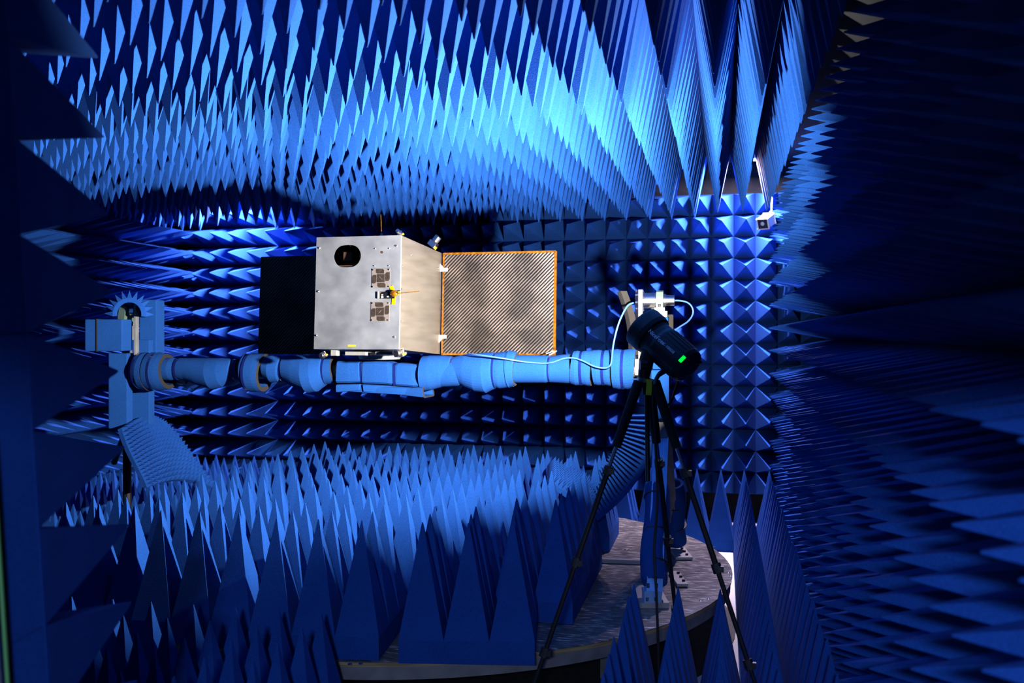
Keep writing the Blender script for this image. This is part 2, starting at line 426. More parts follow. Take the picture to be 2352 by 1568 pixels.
# ------------------------------------------------------------------ lamps between ceiling foam at the far end
def ceiling_lamp(x, ln, label):
    t = empty('ceiling_lamp', (x, 8.6, TOP), label, 'ceiling lamp', 'ceiling lamps at the far end')
    obj('housing', box(NB(), (x, 8.6, TOP-.06), (ln+.06, .10, .12), bev=.006), WHITE, t)
    obj('diffuser', box(NB(), (x, 8.6, TOP-.126), (ln, .07, .010)), LAMPG, t)
ceiling_lamp(0.25, .16, 'small bright ceiling lamp behind the foam spikes, above the security camera')
ceiling_lamp(-4.5, .25, 'bright ceiling lamp behind the foam spikes, at the far left')

# ------------------------------------------------------------------ photo light on its tripod
ldir = (C(-.60, .50, .60) - C(0, 0, 0)).normalized()
head_c = P(1529, 797, 4.28)
lamp = bpy.data.lights.new('photo_light_beam', 'AREA'); lamp.shape = 'DISK'; lamp.size = .085; lamp.energy = 560; lamp.color = (1.0, .94, .88)
lo = bpy.data.objects.new('photo_light_beam', lamp); COL.objects.link(lo); lo.location = head_c + ldir*.145
lo.rotation_euler = ldir.to_track_quat('-Z', 'Y').to_euler()
HM = T(head_c) @ ldir.to_track_quat('Z', 'Y').to_matrix().to_4x4()
hd = empty('photo_light', head_c, 'black cylindrical studio light tilted up, with green display and grey lettering', 'studio light')
def lathe(bm, prof, M, seg=40):
    rr = []
    for z, r in prof:
        rr.append([bm.verts.new(M @ Vector((r*math.cos(2*math.pi*k/seg), r*math.sin(2*math.pi*k/seg), z))) for k in range(seg)])
    for a, b in zip(rr, rr[1:]):
        for k in range(seg): bm.faces.new((a[k], a[(k+1) % seg], b[(k+1) % seg], b[k]))
    bm.faces.new(rr[0]); bm.faces.new(rr[-1]); return bm
obj('body', lathe(NB(), [(-.155, .050), (-.152, .070), (-.14, .080), (-.12, .084), (.02, .084), (.035, .081), (.06, .081), (.075, .084)], HM), BLACK, hd)
obj('mount_ring', lathe(NB(), [(.075, .086), (.08, .094), (.10, .098), (.145, .098), (.156, .096), (.158, .088), (.138, .082)], HM), BLACK, hd)
bm = NB()
for k in range(24):
    a = 2*math.pi*k/24; box(bm, (0, .0845, -.05), (.006, .004, .12), HM @ Matrix.Rotation(a, 4, 'Z'))
obj('cooling_fins', bm, BLACK, hd)
bm = NB()
for k in (0, 1, 2):
    a = 2*math.pi*(k*.045+.11)
    p = P(1463+k*5, 769-k*7, 4.19); box(bm, (0, 0, 0), (.012 - .004*k, .003, .003), T(p) @ Matrix.Rotation(YAW, 4, 'Z'))
obj('contact_marks', bm, KAPTON, hd)
nrm = (-(C(0, 1, 0)-C(0, 0, 0))); nrm = (nrm - ldir*nrm.dot(ldir)).normalized(); tx = -ldir; ty = nrm.cross(tx).normalized()
def text(name, body, size, pos, parent, m):
    cu = bpy.data.curves.new(name, 'FONT'); cu.body = body; cu.size = size; cu.extrude = .0006; cu.align_x = 'LEFT'; cu.materials.append(m)
    o = bpy.data.objects.new(name, cu); COL.objects.link(o)
    R = Matrix.Identity(4)
    for r in range(3): R[r][0] = tx[r]; R[r][1] = ty[r]; R[r][2] = nrm[r]
    bpy.context.view_layer.update(); me = bpy.data.meshes.new_from_object(o); bpy.data.objects.remove(o)
    me.transform(T(pos) @ R); bpy.context.view_layer.update(); me.transform(parent.matrix_world.inverted()); return link(name, me, m, parent)
pr = head_c + nrm*.0890
for nm, bd, sz, off, lift in (('brand_lettering', 'NiceFoto', .026, .075, -.012), ('model_lettering', 'HC-1000SB', .017, -.005, -.010)):
    text(nm, bd, sz, pr + ldir*off + ty*lift, hd, PRINT)
# display on the rear rim, carry handle, yoke
DM = Matrix.Identity(4)
for r in range(3): DM[r][0] = ldir[r]; DM[r][1] = ty[r]; DM[r][2] = nrm[r]
sc_b = NB(); box(sc_b, (0, 0, 0), (.015, .032, .006), T(head_c - ldir*.130 + nrm*.0835) @ DM)
obj('display', sc_b, SCREEN, hd)
hb = NB(); tube(hb, smooth_path([P(1575, 818, 4.24), P(1590, 832, 4.2), P(1611, 831, 4.2)], 5), .0085, 10); tube(hb, smooth_path([P(1560, 860, 4.24), P(1583, 858, 4.2), P(1601, 834, 4.2)], 5), .004, 8)
obj('carry_handle', hb, BLACK, hd)
yk = NB(); tube(yk, [P(1500, 792, 4.30), P(1484, 830, 4.30), P(1478, 868, 4.30)], [.045, .034, .026], 16); tube(yk, [P(1470, 838, 4.25), P(1486, 838, 4.25)], .022, 16)
obj('tilt_bracket', yk, BLACK, hd)
yk = NB(); tube(yk, smooth_path([P(1530, 850, 4.26), P(1512, 862, 4.24), P(1504, 884, 4.22)], 4), [.012]*4+[.010]*5, 10); obj('tilt_lever', yk, BLACK, hd)

ts = empty('tripod_stand', C(.60, 4.3, -1.81), 'black tripod light stand with silver leg sections carrying the studio light', 'tripod')
cb = NB(); tube(cb, [P(1483, 868, 4.3), P(1486, 905, 4.3)], .020, 16); tube(cb, [P(1486, 905, 4.3), P(1488, 1105, 4.3)], .0105, 14)
obj('centre_column', cb, BLACKTUBE, ts)
cb = NB(); tube(cb, [P(1478, 866, 4.3), P(1478, 878, 4.3)], .026, 16); obj('spigot_clamp', cb, STEEL, ts)
cb = NB(); box(cb, (0, 0, 0), (.024, .006, .070), T(P(1491, 889, 4.26)) @ Matrix.Rotation(YAW, 4, 'Z') @ Matrix.Rotation(math.radians(4), 4, 'Y')); obj('sticker', cb, YGREEN, ts)
for ang, ro in ((200, .66), (-40, .66), (66, .68)):
    a = math.radians(ang); ca, sa = math.cos(a), math.sin(a)
    def lp(t, r0=.035): return C(.606 + (r0 + (ro-r0)*t)*ca, 4.3 + (r0+(ro-r0)*t)*sa, -.20 - 1.60*t)
    lg = NB(); tube(lg, [lp(.255), lp(.50)], .0125, 12); tube(lg, [lp(.50), lp(.735)], .0105, 12); tube(lg, [lp(.735), lp(.985)], .0085, 12)
    L = obj('leg', lg, BLACKTUBE, ts)
    g = NB(); tube(g, [lp(.01), lp(.19)], [.024, .021], 14); obj('foam_grip', g, RUBBER, L)
    g = NB(); tube(g, [lp(.19), lp(.255)], .0088, 12); obj('silver_section', g, STEEL, L)
    for t in (.255, .50, .735):
        g = NB(); tube(g, [lp(t-.012), lp(t+.012)], .021, 12); box(g, lp(t)+Vector((.018, -.01, 0)), (.022, .018, .025)); obj('leg_clamp', g, BLACK, L)
    g = NB(); tube(g, [lp(.985), lp(1.0)], [.013, .016], 12); obj('rubber_foot', g, RUBBER, L)
g = NB(); tube(g, smooth_path([P(1560, 868, 4.3), P(1535, 930, 4.3), P(1502, 905, 4.26), P(1505, 1000, 4.26), P(1510, 1150, 4.25), P(1503, 1260, 4.25), P(1508, 1370, 4.2), P(1512, 1490, 4.2), C(.66, 4.25, -1.795)], 6), .006, 8)
tag(obj('power_cable', g, CABLE_BLK), 'black power cable hanging from the studio light down along the tripod', 'cable')

K_ = 1.12      # the positioner axis passes over the middle of the turntable
def PK(px, py, z): return P(px, py, z*K_)
# ------------------------------------------------------------------ satellite
SA = PK(921, 540, 5.2)
SM = T(SA) @ Matrix.Rotation(math.radians(-1.7), 4, 'Z') @ Matrix.Rotation(math.radians(-3.3), 4, 'X') @ Matrix.Diagonal((K_, K_, K_, 1))
W_, D_, H_ = .497, .72, .62
sat = empty('satellite_model', SM @ Vector((-.25, .36, -.62)), 'aluminium box satellite with oval hole in front and two patch antenna boards', 'satellite')
def S(x, y, z): return SM @ Vector((x, y, z))
def sbox(bm, c, s, bev=0): return box(bm, c, s, SM, bev)
def FX(px, py):     # point of the front face seen at px, py
    u = (px-921)/195*W_; v = -(py-540-(921-px)/195*7)/262*H_
    return u, v
# front plate with the stadium hole
def front_plate():
    bm = NB(); n = 64; cx, cz = FX(799, 590); hw, hh = .080, .062
    def stad(a, r0, r1):
        c, s_ = math.cos(a), math.sin(a)
        x = (r0-r1)*(1 if c > 0 else -1)*min(1, abs(c)*3) + r1*c; return x, r1*s_
    per = []
    for k in range(n):
        a = 2*math.pi*(k+.5)/n; x, z = stad(a, hw, hh); per.append((cx+x, cz+z))
    def outer(k):
        a = 2*math.pi*(k+.5)/n; c, s_ = math.cos(a), math.sin(a)
        ts_ = []
        if c > 1e-6: ts_.append((0-cx)/c)
        if c < -1e-6: ts_.append((-W_-cx)/c)
        if s_ > 1e-6: ts_.append((0-cz)/s_)
        if s_ < -1e-6: ts_.append((-H_-cz)/s_)
        t = min(ts_); return cx+c*t, cz+s_*t
    out = [outer(k) for k in range(n)]
    for corner in ((0, 0), (-W_, 0), (-W_, -H_), (0, -H_)):
        k = min(range(n), key=lambda i: (out[i][0]-corner[0])**2+(out[i][1]-corner[1])**2); out[k] = corner
    th = .004
    rows = []
    for y in (0, th):
        rows.append(([bm.verts.new(S(x, y, z)) for x, z in out], [bm.verts.new(S(x, y, z)) for x, z in per]))
    for k in range(n):
        j = (k+1) % n
        for o_, i_ in rows: bm.faces.new((o_[k], o_[j], i_[j], i_[k]))
        bm.faces.new((rows[0][0][k], rows[0][0][j], rows[1][0][j], rows[1][0][k]))
        bm.faces.new((rows[0][1][k], rows[0][1][j], rows[1][1][j], rows[1][1][k]))
    return bm
obj('front_panel', front_plate(), ALU, sat)
bm = sbox(NB(), (-.002, D_/2+.002, -H_/2), (.004, D_-.004, H_)); obj('side_panel', bm, ALU_SIDE, sat)
bm = sbox(NB(), (-W_+.002, D_/2+.002, -H_/2), (.004, D_-.004, H_)); obj('side_panel', bm, ALU_SIDE, sat)
bm = sbox(NB(), (-W_/2, D_/2+.002, -.002), (W_-.008, D_-.004, .004)); obj('top_panel', bm, ALU, sat)
bm = sbox(NB(), (-W_/2, D_/2+.002, -H_+.002), (W_-.008, D_-.004, .004)); obj('bottom_panel', bm, ALU, sat)
bm = sbox(NB(), (-W_/2, D_-.002, -H_/2), (W_-.008, .004, H_-.008)); obj('rear_panel', bm, ALU, sat)
bm = NB()
sbox(bm, (-W_/2, .30, -.25), (W_-.02, .01, .40)); sbox(bm, (-W_/2, .15, -.16), (W_-.02, .28, .004)); sbox(bm, (-.34, .12, -.10), (.05, .1, .05))
obj('inner_shelf', bm, INSIDE, sat)
# thin bright front edge on the right side
obj('edge_strip', sbox(NB(), (.0012, .004, -H_/2), (.0026, .009, H_-.004)), WHITE, sat)
def screw(x, z, r=.006, y=-.002, m=STEEL, face='front'):
    bm = NB()
    c = S(x, y, z) if face == 'front' else S(.003, x, z)
    d = SM.to_3x3() @ (Vector((0, -1, 0)) if face == 'front' else Vector((1, 0, 0)))
    tube(bm, [c - d*.002, c + d*.0015, c + d*.004], [r, r, r*.55], 12); obj('screw', bm, m, sat)
for px, py in ((733, 572), (911, 565), (733, 674), (731, 777), (911, 774)): screw(*FX(px, py), .0065)
for px, py in ((863, 572), (895, 571), (862, 612), (895, 611)): screw(*FX(px, py), .0035)
for y_, z_ in ((.16, -.085), (.64, -.10), (.03, -.165), (.03, -.465), (.69, -.28), (.69, -.50)): screw(y_, z_, .005, face='side')
c = S(*[FX(879, 580)[0], -.001, FX(879, 580)[1]]); bm = NB(); d = SM.to_3x3() @ Vector((0, -1, 0)); tube(bm, [c, c+d*.0015], .008, 16); obj('small_port', bm, INSIDE, sat)
c = S(*[FX(732, 674)[0], -.0005, FX(732, 674)[1]]); 
# patch antenna boards
def patch_board(cx, cz, flip):
    s_ = .053
    b = obj('antenna_board', sbox(NB(), (cx, -.0015, cz), (s_*2, .003, s_*2)), PATCH, sat)
    def poly(pts):
        bm = NB(); prism(bm, [S(cx+x, -.0045, cz+z) for x, z in pts], SM.to_3x3() @ Vector((0, .0012, 0))); return bm
    obj('patch', poly([(-.022, -.022), (.022, -.022), (.022, .022), (-.022, .022)]), DARKPATCH, b)
    obj('patch', poly([(-.028, .050), (-.028, .030), (-.021, .025), (.018, .025), (.018, .043), (.010, .050)]), DARKPATCH, b)
    obj('patch', poly([(-.018, -.026), (-.018, -.043), (-.010, -.051), (.028, -.051), (.028, -.033), (.021, -.026)]), DARKPATCH, b)
    obj('patch', poly([(-.050, -.028), (-.033, -.028), (-.026, -.020), (-.026, .018), (-.042, .018), (-.050, .010)]), DARKPATCH, b)
    obj('patch', poly([(.027, -.016), (.043, -.016), (.051, -.008), (.051, .032), (.035, .032), (.027, .024)]), DARKPATCH, b)
    k = -1 if flip else 1
    bm = NB(); tube(bm, [S(cx-.009, -.005, cz+.009*k), S(cx+.008, -.005, cz-.008*k)], .0012, 6); obj('feed_slot', bm, PATCH, b)
    for sx in (-1, 1):
        for sz in (-1, 1):
            bm = NB(); p = S(cx+sx*.046, -.003, cz+sz*.046); tube(bm, [p, p+d*.004], .004, 10); obj('board_screw', bm, STEEL, b)
x1, z1 = FX(878, 640); x2, z2 = FX(878, 717)
patch_board(x1, z1, False); patch_board(x2, z2, True)
# circuit board, tapes and thin rod antenna
x, z = FX(891, 679)
b = obj('circuit_board', sbox(NB(), (x, -.003, z), (.098, .005, .037)), PCB, sat)
obj('connector', sbox(NB(), (x-.043, -.008, z), (.008, .008, .037)), WHITE, b)
for dx, dz, sx, sz, mm in ((-.022, .002, .008, .006, WHITE), (-.022, -.010, .010, .010, PRINT), (.004, .010, .014, .010, STEEL), (.010, -.009, .008, .006, PRINT), (-.032, .014, .006, .004, KAPTON), (.026, .004, .006, .012, CABLE_BLUE)):
    obj('chip', sbox(NB(), (x+dx, -.0065, z+dz), (sx, .004, sz)), mm, b)
bm = NB(); p = FX(911, 675)
bmesh.ops.create_icosphere(bm, subdivisions=3, radius=.022, matrix=T(S(p[0], -.018, p[1])) @ Matrix.Diagonal((1.2, .8, .9, 1)))
obj('taped_feed', bm, KAPTON, sat)
def tape(px, py, ang, ln=.048, wd=.020):
    x, z = FX(px, py); M = SM @ T((x, -.0035, z)) @ Matrix.Rotation(ang, 4, 'Y'); obj('tape_strip', box(NB(), (0, 0, 0), (wd, .0012, ln), M), KAPTON_Y, sat)
tape(905, 667, math.radians(-22)); tape(908, 690, math.radians(4)); tape(916, 674, math.radians(85), .03)
bm = NB(); tube(bm, [S(FX(914, 675)[0], -.022, FX(914, 675)[1]), S(.03, -.05, FX(921, 675)[1]), S(.133, -.06, FX(921, 674)[1]+.004)], [.003, .0022, .0022], 8); obj('rod_antenna', bm, KAPTON, sat)
obj('warning_sticker', sbox(NB(), (FX(814, 798)[0], -.0006, FX(814, 798)[1]), (.046, .0012, .010)), YELLOW, sat)
# whip antenna on top
x, _ = FX(867, 540)
bm = NB(); tube(bm, [S(x, .06, 0), S(x, .06, .006)], .014, 12); tube(bm, [S(x, .06, .006), S(x, .06, .024)], .007, 12); wb = obj('whip_mount', bm, WHITE, sat)
bm = NB(); tube(bm, [S(x, .06, .024), S(x-.006, .06, .128)], .0022, 8); obj('whip', bm, KAPTON, wb)
# sensors at the top and bottom corners
def sensor(loc, rot, sc_=1.0, name='corner_sensor'):
    M = SM @ T(loc) @ Euler(rot).to_matrix().to_4x4() @ Matrix.Diagonal((sc_, sc_, sc_, 1))
    b = obj(name, box(NB(), (0, 0, .02), (.05, .05, .035), M, .003), STEEL, sat)
    obj('sensor_barrel', lathe(NB(), [(.038, .013), (.042, .022), (.075, .022), (.078, .018)], M, 20), STEEL, b)
    obj('sensor_tab', box(NB(), (.03, -.012, .012), (.016, .012, .016), M), YELLOW, b)
sensor((-.04, .62, .028), (math.radians(0), math.radians(38), 0), 1.0)
sensor((-.012, .03, .006), (math.radians(60), math.radians(-20), 0), .55)
sensor((-.435, .30, .004), (0, math.radians(60), 0), .55)
sensor((-.012, .06, -H_-.012), (math.radians(100), 0, 0), .85)
sensor((-.455, .04, -H_-.03), (math.radians(100), math.radians(-25), 0), .6)
# adapter under the box
bm = NB(); lathe(bm, [(0, .17), (-.006, .175), (-.022, .172), (-.026, .14), (-.050, .13), (-.052, .10)], T(SM @ Vector((-W_/2+.02, .30, -H_))) , 48); obj('adapter_ring', bm, STEELGREY, sat)
bm = NB(); sbox(bm, (-.405, .08, -H_-.017), (.03, .05, .034)); sbox(bm, (-.29, .13, -H_-.02), (.12, .08, .02)); sbox(bm, (-.12, .13, -H_-.018), (.10, .08, .016))
obj('underside_blocks', bm, STEELGREY, sat)
# solar panels, in the plane of the rear panel
def solar(x0, x1, label_side):
    bm = sbox(NB(), ((x0+x1)/2, D_-.02, -H_/2-.004), (abs(x1-x0), .012, H_-.004)); p = obj('solar_panel', bm, CARBON, sat)
    bw = .012
    for nm, cx, cz, sx, sz in (('edge_tape', (x0+x1)/2, -.006, abs(x1-x0)+.004, bw), ('edge_tape', (x0+x1)/2, -H_+.0, abs(x1-x0)+.004, bw),
                               ('edge_tape', x0, -H_/2-.004, bw, H_), ('edge_tape', x1, -H_/2-.004, bw*1.3, H_)):
        obj(nm, sbox(NB(), (cx, D_-.02, cz), (sx, .015, sz)), KAPTON if label_side else CARBON, p)
    return p
solar(.018, .715, True)
solar(-W_-.715, -W_-.018, False)
for z_ in (-.105, -.515):
    k = -1 if z_ > -.3 else 1
    h = obj('hinge', sbox(NB(), (.010, D_-.036, z_), (.075, .010, .022)), WHITE, sat)
    bm = NB(); zz = z_ + (.011 if k < 0 else -.011); prism(bm, [S(-.02, D_-.040, zz), S(.025, D_-.040, zz), S(-.008, D_-.040, zz - k*.035)], SM.to_3x3() @ Vector((0, .008, 0))); obj('hinge_gusset', bm, WHITE, h)
    for x_ in (-.008, .012, .034):
        bm = NB(); q_ = S(x_, D_-.041, z_); tube(bm, [q_, q_+d*.003], .004, 10); obj('hinge_screw', bm, STEELGREY, h)
# wire leaning off the far corner of the panel
bm = NB(); tube(bm, [PK(1262, 815, 5.55), PK(1278, 806, 5.6)], .005, 8); tube(bm, [PK(1255, 812, 5.5), PK(1272, 806, 5.55)], .004, 8)
tag(obj('cable_tie_end', bm, WHITE), 'white cable tie ends sticking up beside the solar panel lower corner', 'cable tie')

# ------------------------------------------------------------------ test positioner: two masts and the hanging beam
pos = empty('test_positioner', DC.to_3d()+Vector((0, 0, DZ)), 'aluminium positioner with two masts and long horizontal beam on the turntable', 'positioner')
AL = PK(318, 856, 5.93); AR = PK(1464, 848, 5.22)
au = (AR-AL).normalized()
bm = NB(); tube(bm, [AL, AR], .045, 20); obj('beam', bm, STEELGREY, pos)
RY = Matrix.Rotation(YAW, 4, 'Z')                 # a box facing the lens axis
RX = Matrix.Rotation(math.radians(-1.0), 4, 'Z')  # a box in line with the beam
def pbox(px0, py0, px1, py1, z, dep, M=None, bev=0):
    """box whose front face spans the pixel rectangle at distance z"""
    z = z*K_; c = P((px0+px1)/2, (py0+py1)/2, z); wd = abs(px1-px0)/F_PX*z; hg = abs(py1-py0)/F_PX*z
    return box(NB(), (0, dep/2, 0), (wd, dep, hg), T(c) @ (RY if M is None else M), bev)
def ax(px, py, z): return PK(px, py, z)
# right end: swing plate, flange, shaft, bearing
obj('swing_plate', pbox(1466, 664, 1477, 874, 5.17, .16, bev=.004), STEEL, pos)
cc = PK(1482, 690, 5.25); bx = (C(1, -.24, 0)-C(0, 0, 0)).normalized()
bm = NB(); tube(bm, [cc-bx*.034, cc-bx*.014], .072, 40); obj('flange', bm, STEEL, pos)
bm = NB(); tube(bm, [cc-bx*.012, cc+bx*.062, cc+bx*.0621, cc+bx*.124, cc+bx*.1241, cc+bx*.178], [.048, .048, .039, .039, .033, .033], 36); obj('shaft', bm, STEEL, pos)
for k in range(8):
    a = 2*math.pi*k/8+.2; o_ = Vector((0, 0, 1))*math.cos(a)*.060 + bx.cross(Vector((0, 0, 1)))*math.sin(a)*.060
    bm = NB(); tube(bm, [cc-bx*.055+o_, cc-bx*.008+o_], .006, 8); obj('flange_bolt', bm, STEEL, pos)
bm = NB()
hw = .035; pr_ = [(-.05, -.066), (.05, -.066), (.05, -.033), (.04, .022), (.025, .05), (0, .06), (-.025, .05), (-.04, .022), (-.05, -.033)]
side = bx.cross(Vector((0, 0, 1))).normalized()
b0 = PK(1508, 690, 5.20)
prism(bm, [b0 + side*x_ + Vector((0, 0, y_)) for x_, y_ in pr_], bx*.042); 
bg = obj('bearing_block', bm, GREEN_CAST, pos)
bm = NB(); tube(bm, [PK(1514, 706, 5.13), PK(1514, 699, 5.13)], .009, 10); obj('bearing_bolt', bm, STEEL, bg)
obj('bearing_base', pbox(1503, 706, 1527, 715, 5.16, .14), STEELGREY, pos)
obj('mast_cap', pbox(1495, 714, 1533, 728, 5.15, .16, bev=.003), WHITE, pos)
obj('beam_bracket', pbox(1459, 825, 1467, 861, 5.15, .12), WHITE, pos)
# right mast: upper column, profile, inclined foot
obj('mast', pbox(1500, 728, 1530, 1010, 5.2, .09), BLUEFILM, pos)
bm = NB(); prism(bm, [PK(1493, 962, 5.14), PK(1533, 962, 5.14), PK(1533, 1010, 5.14), PK(1520, 1020, 5.14)], (C(0, .02, 0)-C(0, 0, 0))); obj('gusset_plate', bm, WHITE, pos)
def strut(p0, p1, wd, dp, m, name, par=None):
    d_ = (p1-p0); M = T((p0+p1)/2) @ d_.to_track_quat('Z', 'X').to_matrix().to_4x4()
    # keep one side square to the lens
    z_ = d_.normalized(); x_ = (C(1, 0, 0)-C(0, 0, 0)); x_ = (x_-z_*x_.dot(z_)).normalized(); y_ = z_.cross(x_)
    for r in range(3): M[r][0] = x_[r]; M[r][1] = y_[r]; M[r][2] = z_[r]
    bm = NB(); box(bm, (0, 0, 0), (wd, dp, d_.length), M)
    for sx in (-.25, .25): box(bm, (sx*wd, -dp/2-.001, 0), (wd*.10, .004, d_.length*.98), M)
    return obj(name, bm, m, par or pos)
strut(P(1501, 1370, 5.16), P(1517, 1012, 5.80), .085, .09, BLUEFILM, 'front_foot_strut')
obj('foot_block', pbox(1480, 1358, 1520, 1384, 5.12/K_, .10), BLUEFILM, pos)
obj('foot_plate', pbox(1466, 1384, 1537, 1397, 5.12/K_, .36), WHITE, pos)
for px, py in ((1487, 1380), (1506, 1380), (1489, 1349), (1508, 1349)):
    bm = NB(); p = P(px, py, 5.10); tube(bm, [p, p+Vector((0, 0, .022))], .008, 10); obj('foot_bolt', bm, STEEL, pos)
strut(P(1548, 1250, 6.45), P(1528, 960, 5.95), .06, .06, STEELGREY, 'rear_foot_strut')
def plate_on_disc(px0, px1, py, dep, name):
    p = onDisc((px0+px1)/2, py); wd = abs(px1-px0)/F_PX*(1.47*F_PX/(py-HZ))
    o = obj(name, box(NB(), (0, -dep/2, .010), (wd, dep, .016), T(p+Vector((0, 0, .001))) @ RY), WHITE, pos)
    for i_ in (-.3, 0, .3):
        bm = NB(); q_ = T(p) @ RY @ Vector((wd*.25, -dep/2+i_*dep, .018)); tube(bm, [q_, q_+Vector((0, 0, .012))], .010, 8); obj('plate_bolt', bm, BLACK, o)
plate_on_disc(1535, 1572, 1262, .30, 'rear_foot_plate'); plate_on_disc(1536, 1560, 1318, .30, 'middle_foot_plate')
# left end
obj('swing_plate', pbox(307, 699, 313, 862, 5.88, .05, bev=.004), STEELGREY, pos)
cl_ = PK(305, 715, 5.95); 
bm = NB(); tube(bm, [cl_-bx*.12, cl_+bx*.04], .036, 24); tube(bm, [cl_+bx*.005, cl_+bx*.035], .047, 32); obj('shaft', bm, STEEL, pos)
bm = NB(); b0 = PK(282, 719, 5.95); prism(bm, [b0 + side*x_*1.1 + Vector((0, 0, y_*1.0)) for x_, y_ in pr_], bx*.05); obj('bearing_block', bm, GREEN_CAST, pos)
obj('mast_cap', pbox(283, 738, 298, 748, 5.9, .14), WHITE, pos)
obj('mast', pbox(280, 748, 302, 985, 5.98, .08), STEELGREY, pos)
bm = NB(); tube(bm, [PK(291, 985, 6.02), PK(262, 1062, 6.2)], .022, 10); tube(bm, [PK(292, 985, 6.02), Vector((PK(292, 985, 6.02).x, PK(292, 985, 6.02).y, DZ+.002))], .030, 10); obj('left_foot_strut', bm, BLACKTUBE, pos)

# ------------------------------------------------------------------ foam wraps on the beam
def beam_pt(px):
    """point of the beam axis seen in column px"""
    k = (px-CXP)/F_PX
    def cz(v): 
        xc = ct*v.x + st*v.y; z = -st*v.x + ct*v.y; return xc, z
    x0, z0 = cz(AL); x1, z1 = cz(AR)
    t = (k*z0 - x0)/((x1-x0) - k*(z1-z0)); p = AL + (AR-AL)*t
    return p, z0+(z1-z0)*t
def fit(px, top, bot):
    p, z = beam_pt(px); ct_ = P(px, (top+bot)/2, z); r = abs(bot-top)/2/F_PX*z
    return Vector((p.x, p.y, ct_.z)), r
def wrap(sections, label, straps=(), flap=None, open_r=False, open_l=False, squash=1.0, th=.022, boxy=0.0, seg=36):
    """sections: (px, top, bottom) along the beam; boxy 0 round .. 1 square"""
    pts = [fit(*s_) for s_ in sections]
    sideb = au.cross(Vector((0, 0, 1))).normalized(); up = Vector((0, 0, 1))
    bm = NB()
    def ring(c, r, rad_off=0.0, lean=0.0):
        out = []
        for k in range(seg):
            a = 2*math.pi*k/seg; cx, sy = math.cos(a), math.sin(a)
            if boxy:
                m_ = max(abs(cx), abs(sy)); f = (1-boxy) + boxy/m_*.98
                cx *= f; sy *= f
            rr = r - rad_off
            out.append(bm.verts.new(c + sideb*cx*min(rr, .14)*squash + up*sy*rr + au*lean*sy))
        return out
    random.seed(hash(label) % 1000 if False else len(label)*7+len(sections))
    leans = [random.uniform(-.012, .012) for _ in pts]
    outer = [ring(c, r, 0, l_) for (c, r), l_ in zip(pts, leans)]
    n = len(outer)
    for a_, b_ in zip(outer, outer[1:]):
        for k in range(seg): bm.faces.new((a_[k], a_[(k+1) % seg], b_[(k+1) % seg], b_[k]))
    inner = [ring(pts[0][0], pts[0][1], th, leans[0]), ring(pts[-1][0], pts[-1][1], th, leans[-1])]
    for k in range(seg): bm.faces.new((inner[0][k], inner[0][(k+1) % seg], inner[1][(k+1) % seg], inner[1][k]))
    nf = len(bm.faces)
    ends = []
    for o_, i_ in ((outer[0], inner[0]), (outer[-1], inner[1])):
        for k in range(seg): ends.append(bm.faces.new((o_[k], o_[(k+1) % seg], i_[(k+1) % seg], i_[k])))
    for f in ends: f.material_index = 1
    bmesh.ops.recalc_face_normals(bm, faces=bm.faces[:])
    me = bpy.data.meshes.new('foam_wrap'); bm.to_mesh(me); bm.free(); me.materials.append(FOAM_SHEET); me.materials.append(BROWN)
    o = bpy.data.objects.new('foam_wrap', me); COL.objects.link(o)
    tag(o, label, 'foam wrap', 'foam wraps tied around the beam')
    bpy.context.view_layer.update()
    for px in straps:
        # a flat band pulled tight round the foam
        j = max(i for i in range(n) if sections[i][0] <= px) if sections[0][0] <= px else 0
        j = min(j, n-2); f = (px-sections[j][0])/(sections[j+1][0]-sections[j][0])
        top = sections[j][1]*(1-f)+sections[j+1][1]*f; bot = sections[j][2]*(1-f)+sections[j+1][2]*f
        c, r = fit(px, top, bot); b2 = NB(); R = []
        for dx in (-.009, .009):
            q = []
            for k in range(seg):
                a = 2*math.pi*k/seg; cx, sy = math.cos(a), math.sin(a)
                if boxy:
                    m_ = max(abs(cx), abs(sy)); ff = (1-boxy)+boxy/m_*.98; cx *= ff; sy *= ff
                q.append((c + au*dx + sideb*cx*(min(r, .14)*squash+.002) + up*sy*(r+.002)))
            R.append([b2.verts.new(v) for v in q])
        for k in range(seg): b2.faces.new((R[0][k], R[0][(k+1) % seg], R[1][(k+1) % seg], R[1][k]))
        obj('strap', b2, TAPE, o, smooth=True)
    return o
wrap([(316, 812, 884), (322, 810, 890), (334, 809, 896), (346, 811, 898)], 'blue foam ring at far left end of the beam, next to the left mast', (327,))
wrap([(348, 809, 896), (360, 809, 897), (374, 811, 896), (387, 813, 893)], 'blue foam ring with dark cut edge, second from the left mast', (363,), th=.028)
wrap([(378, 821, 873), (395, 821, 873), (408, 824, 871), (414, 822, 872), (430, 822, 876), (455, 822, 884), (485, 822, 893), (510, 822, 888), (535, 823, 877), (541, 825, 873), (552, 824, 874)],
     'long blue foam sleeve on beam between left rings and dark gap', (412, 541), squash=.95)
wrap([(564, 814, 890), (568, 812, 896), (580, 811, 900), (596, 811, 900), (609, 812, 899)], 'blue foam ring with dark edge between the two left sleeves', (577,), th=.03)
wrap([(611, 817, 872), (625, 816, 878), (645, 818, 877), (651, 820, 874), (656, 817, 878), (680, 815, 890), (705, 815, 902), (725, 815, 899), (745, 816, 886), (751, 818, 882), (770, 818, 882)],
     'blue foam sleeve bulging downwards just left of the satellite', (651, 750), squash=.95)
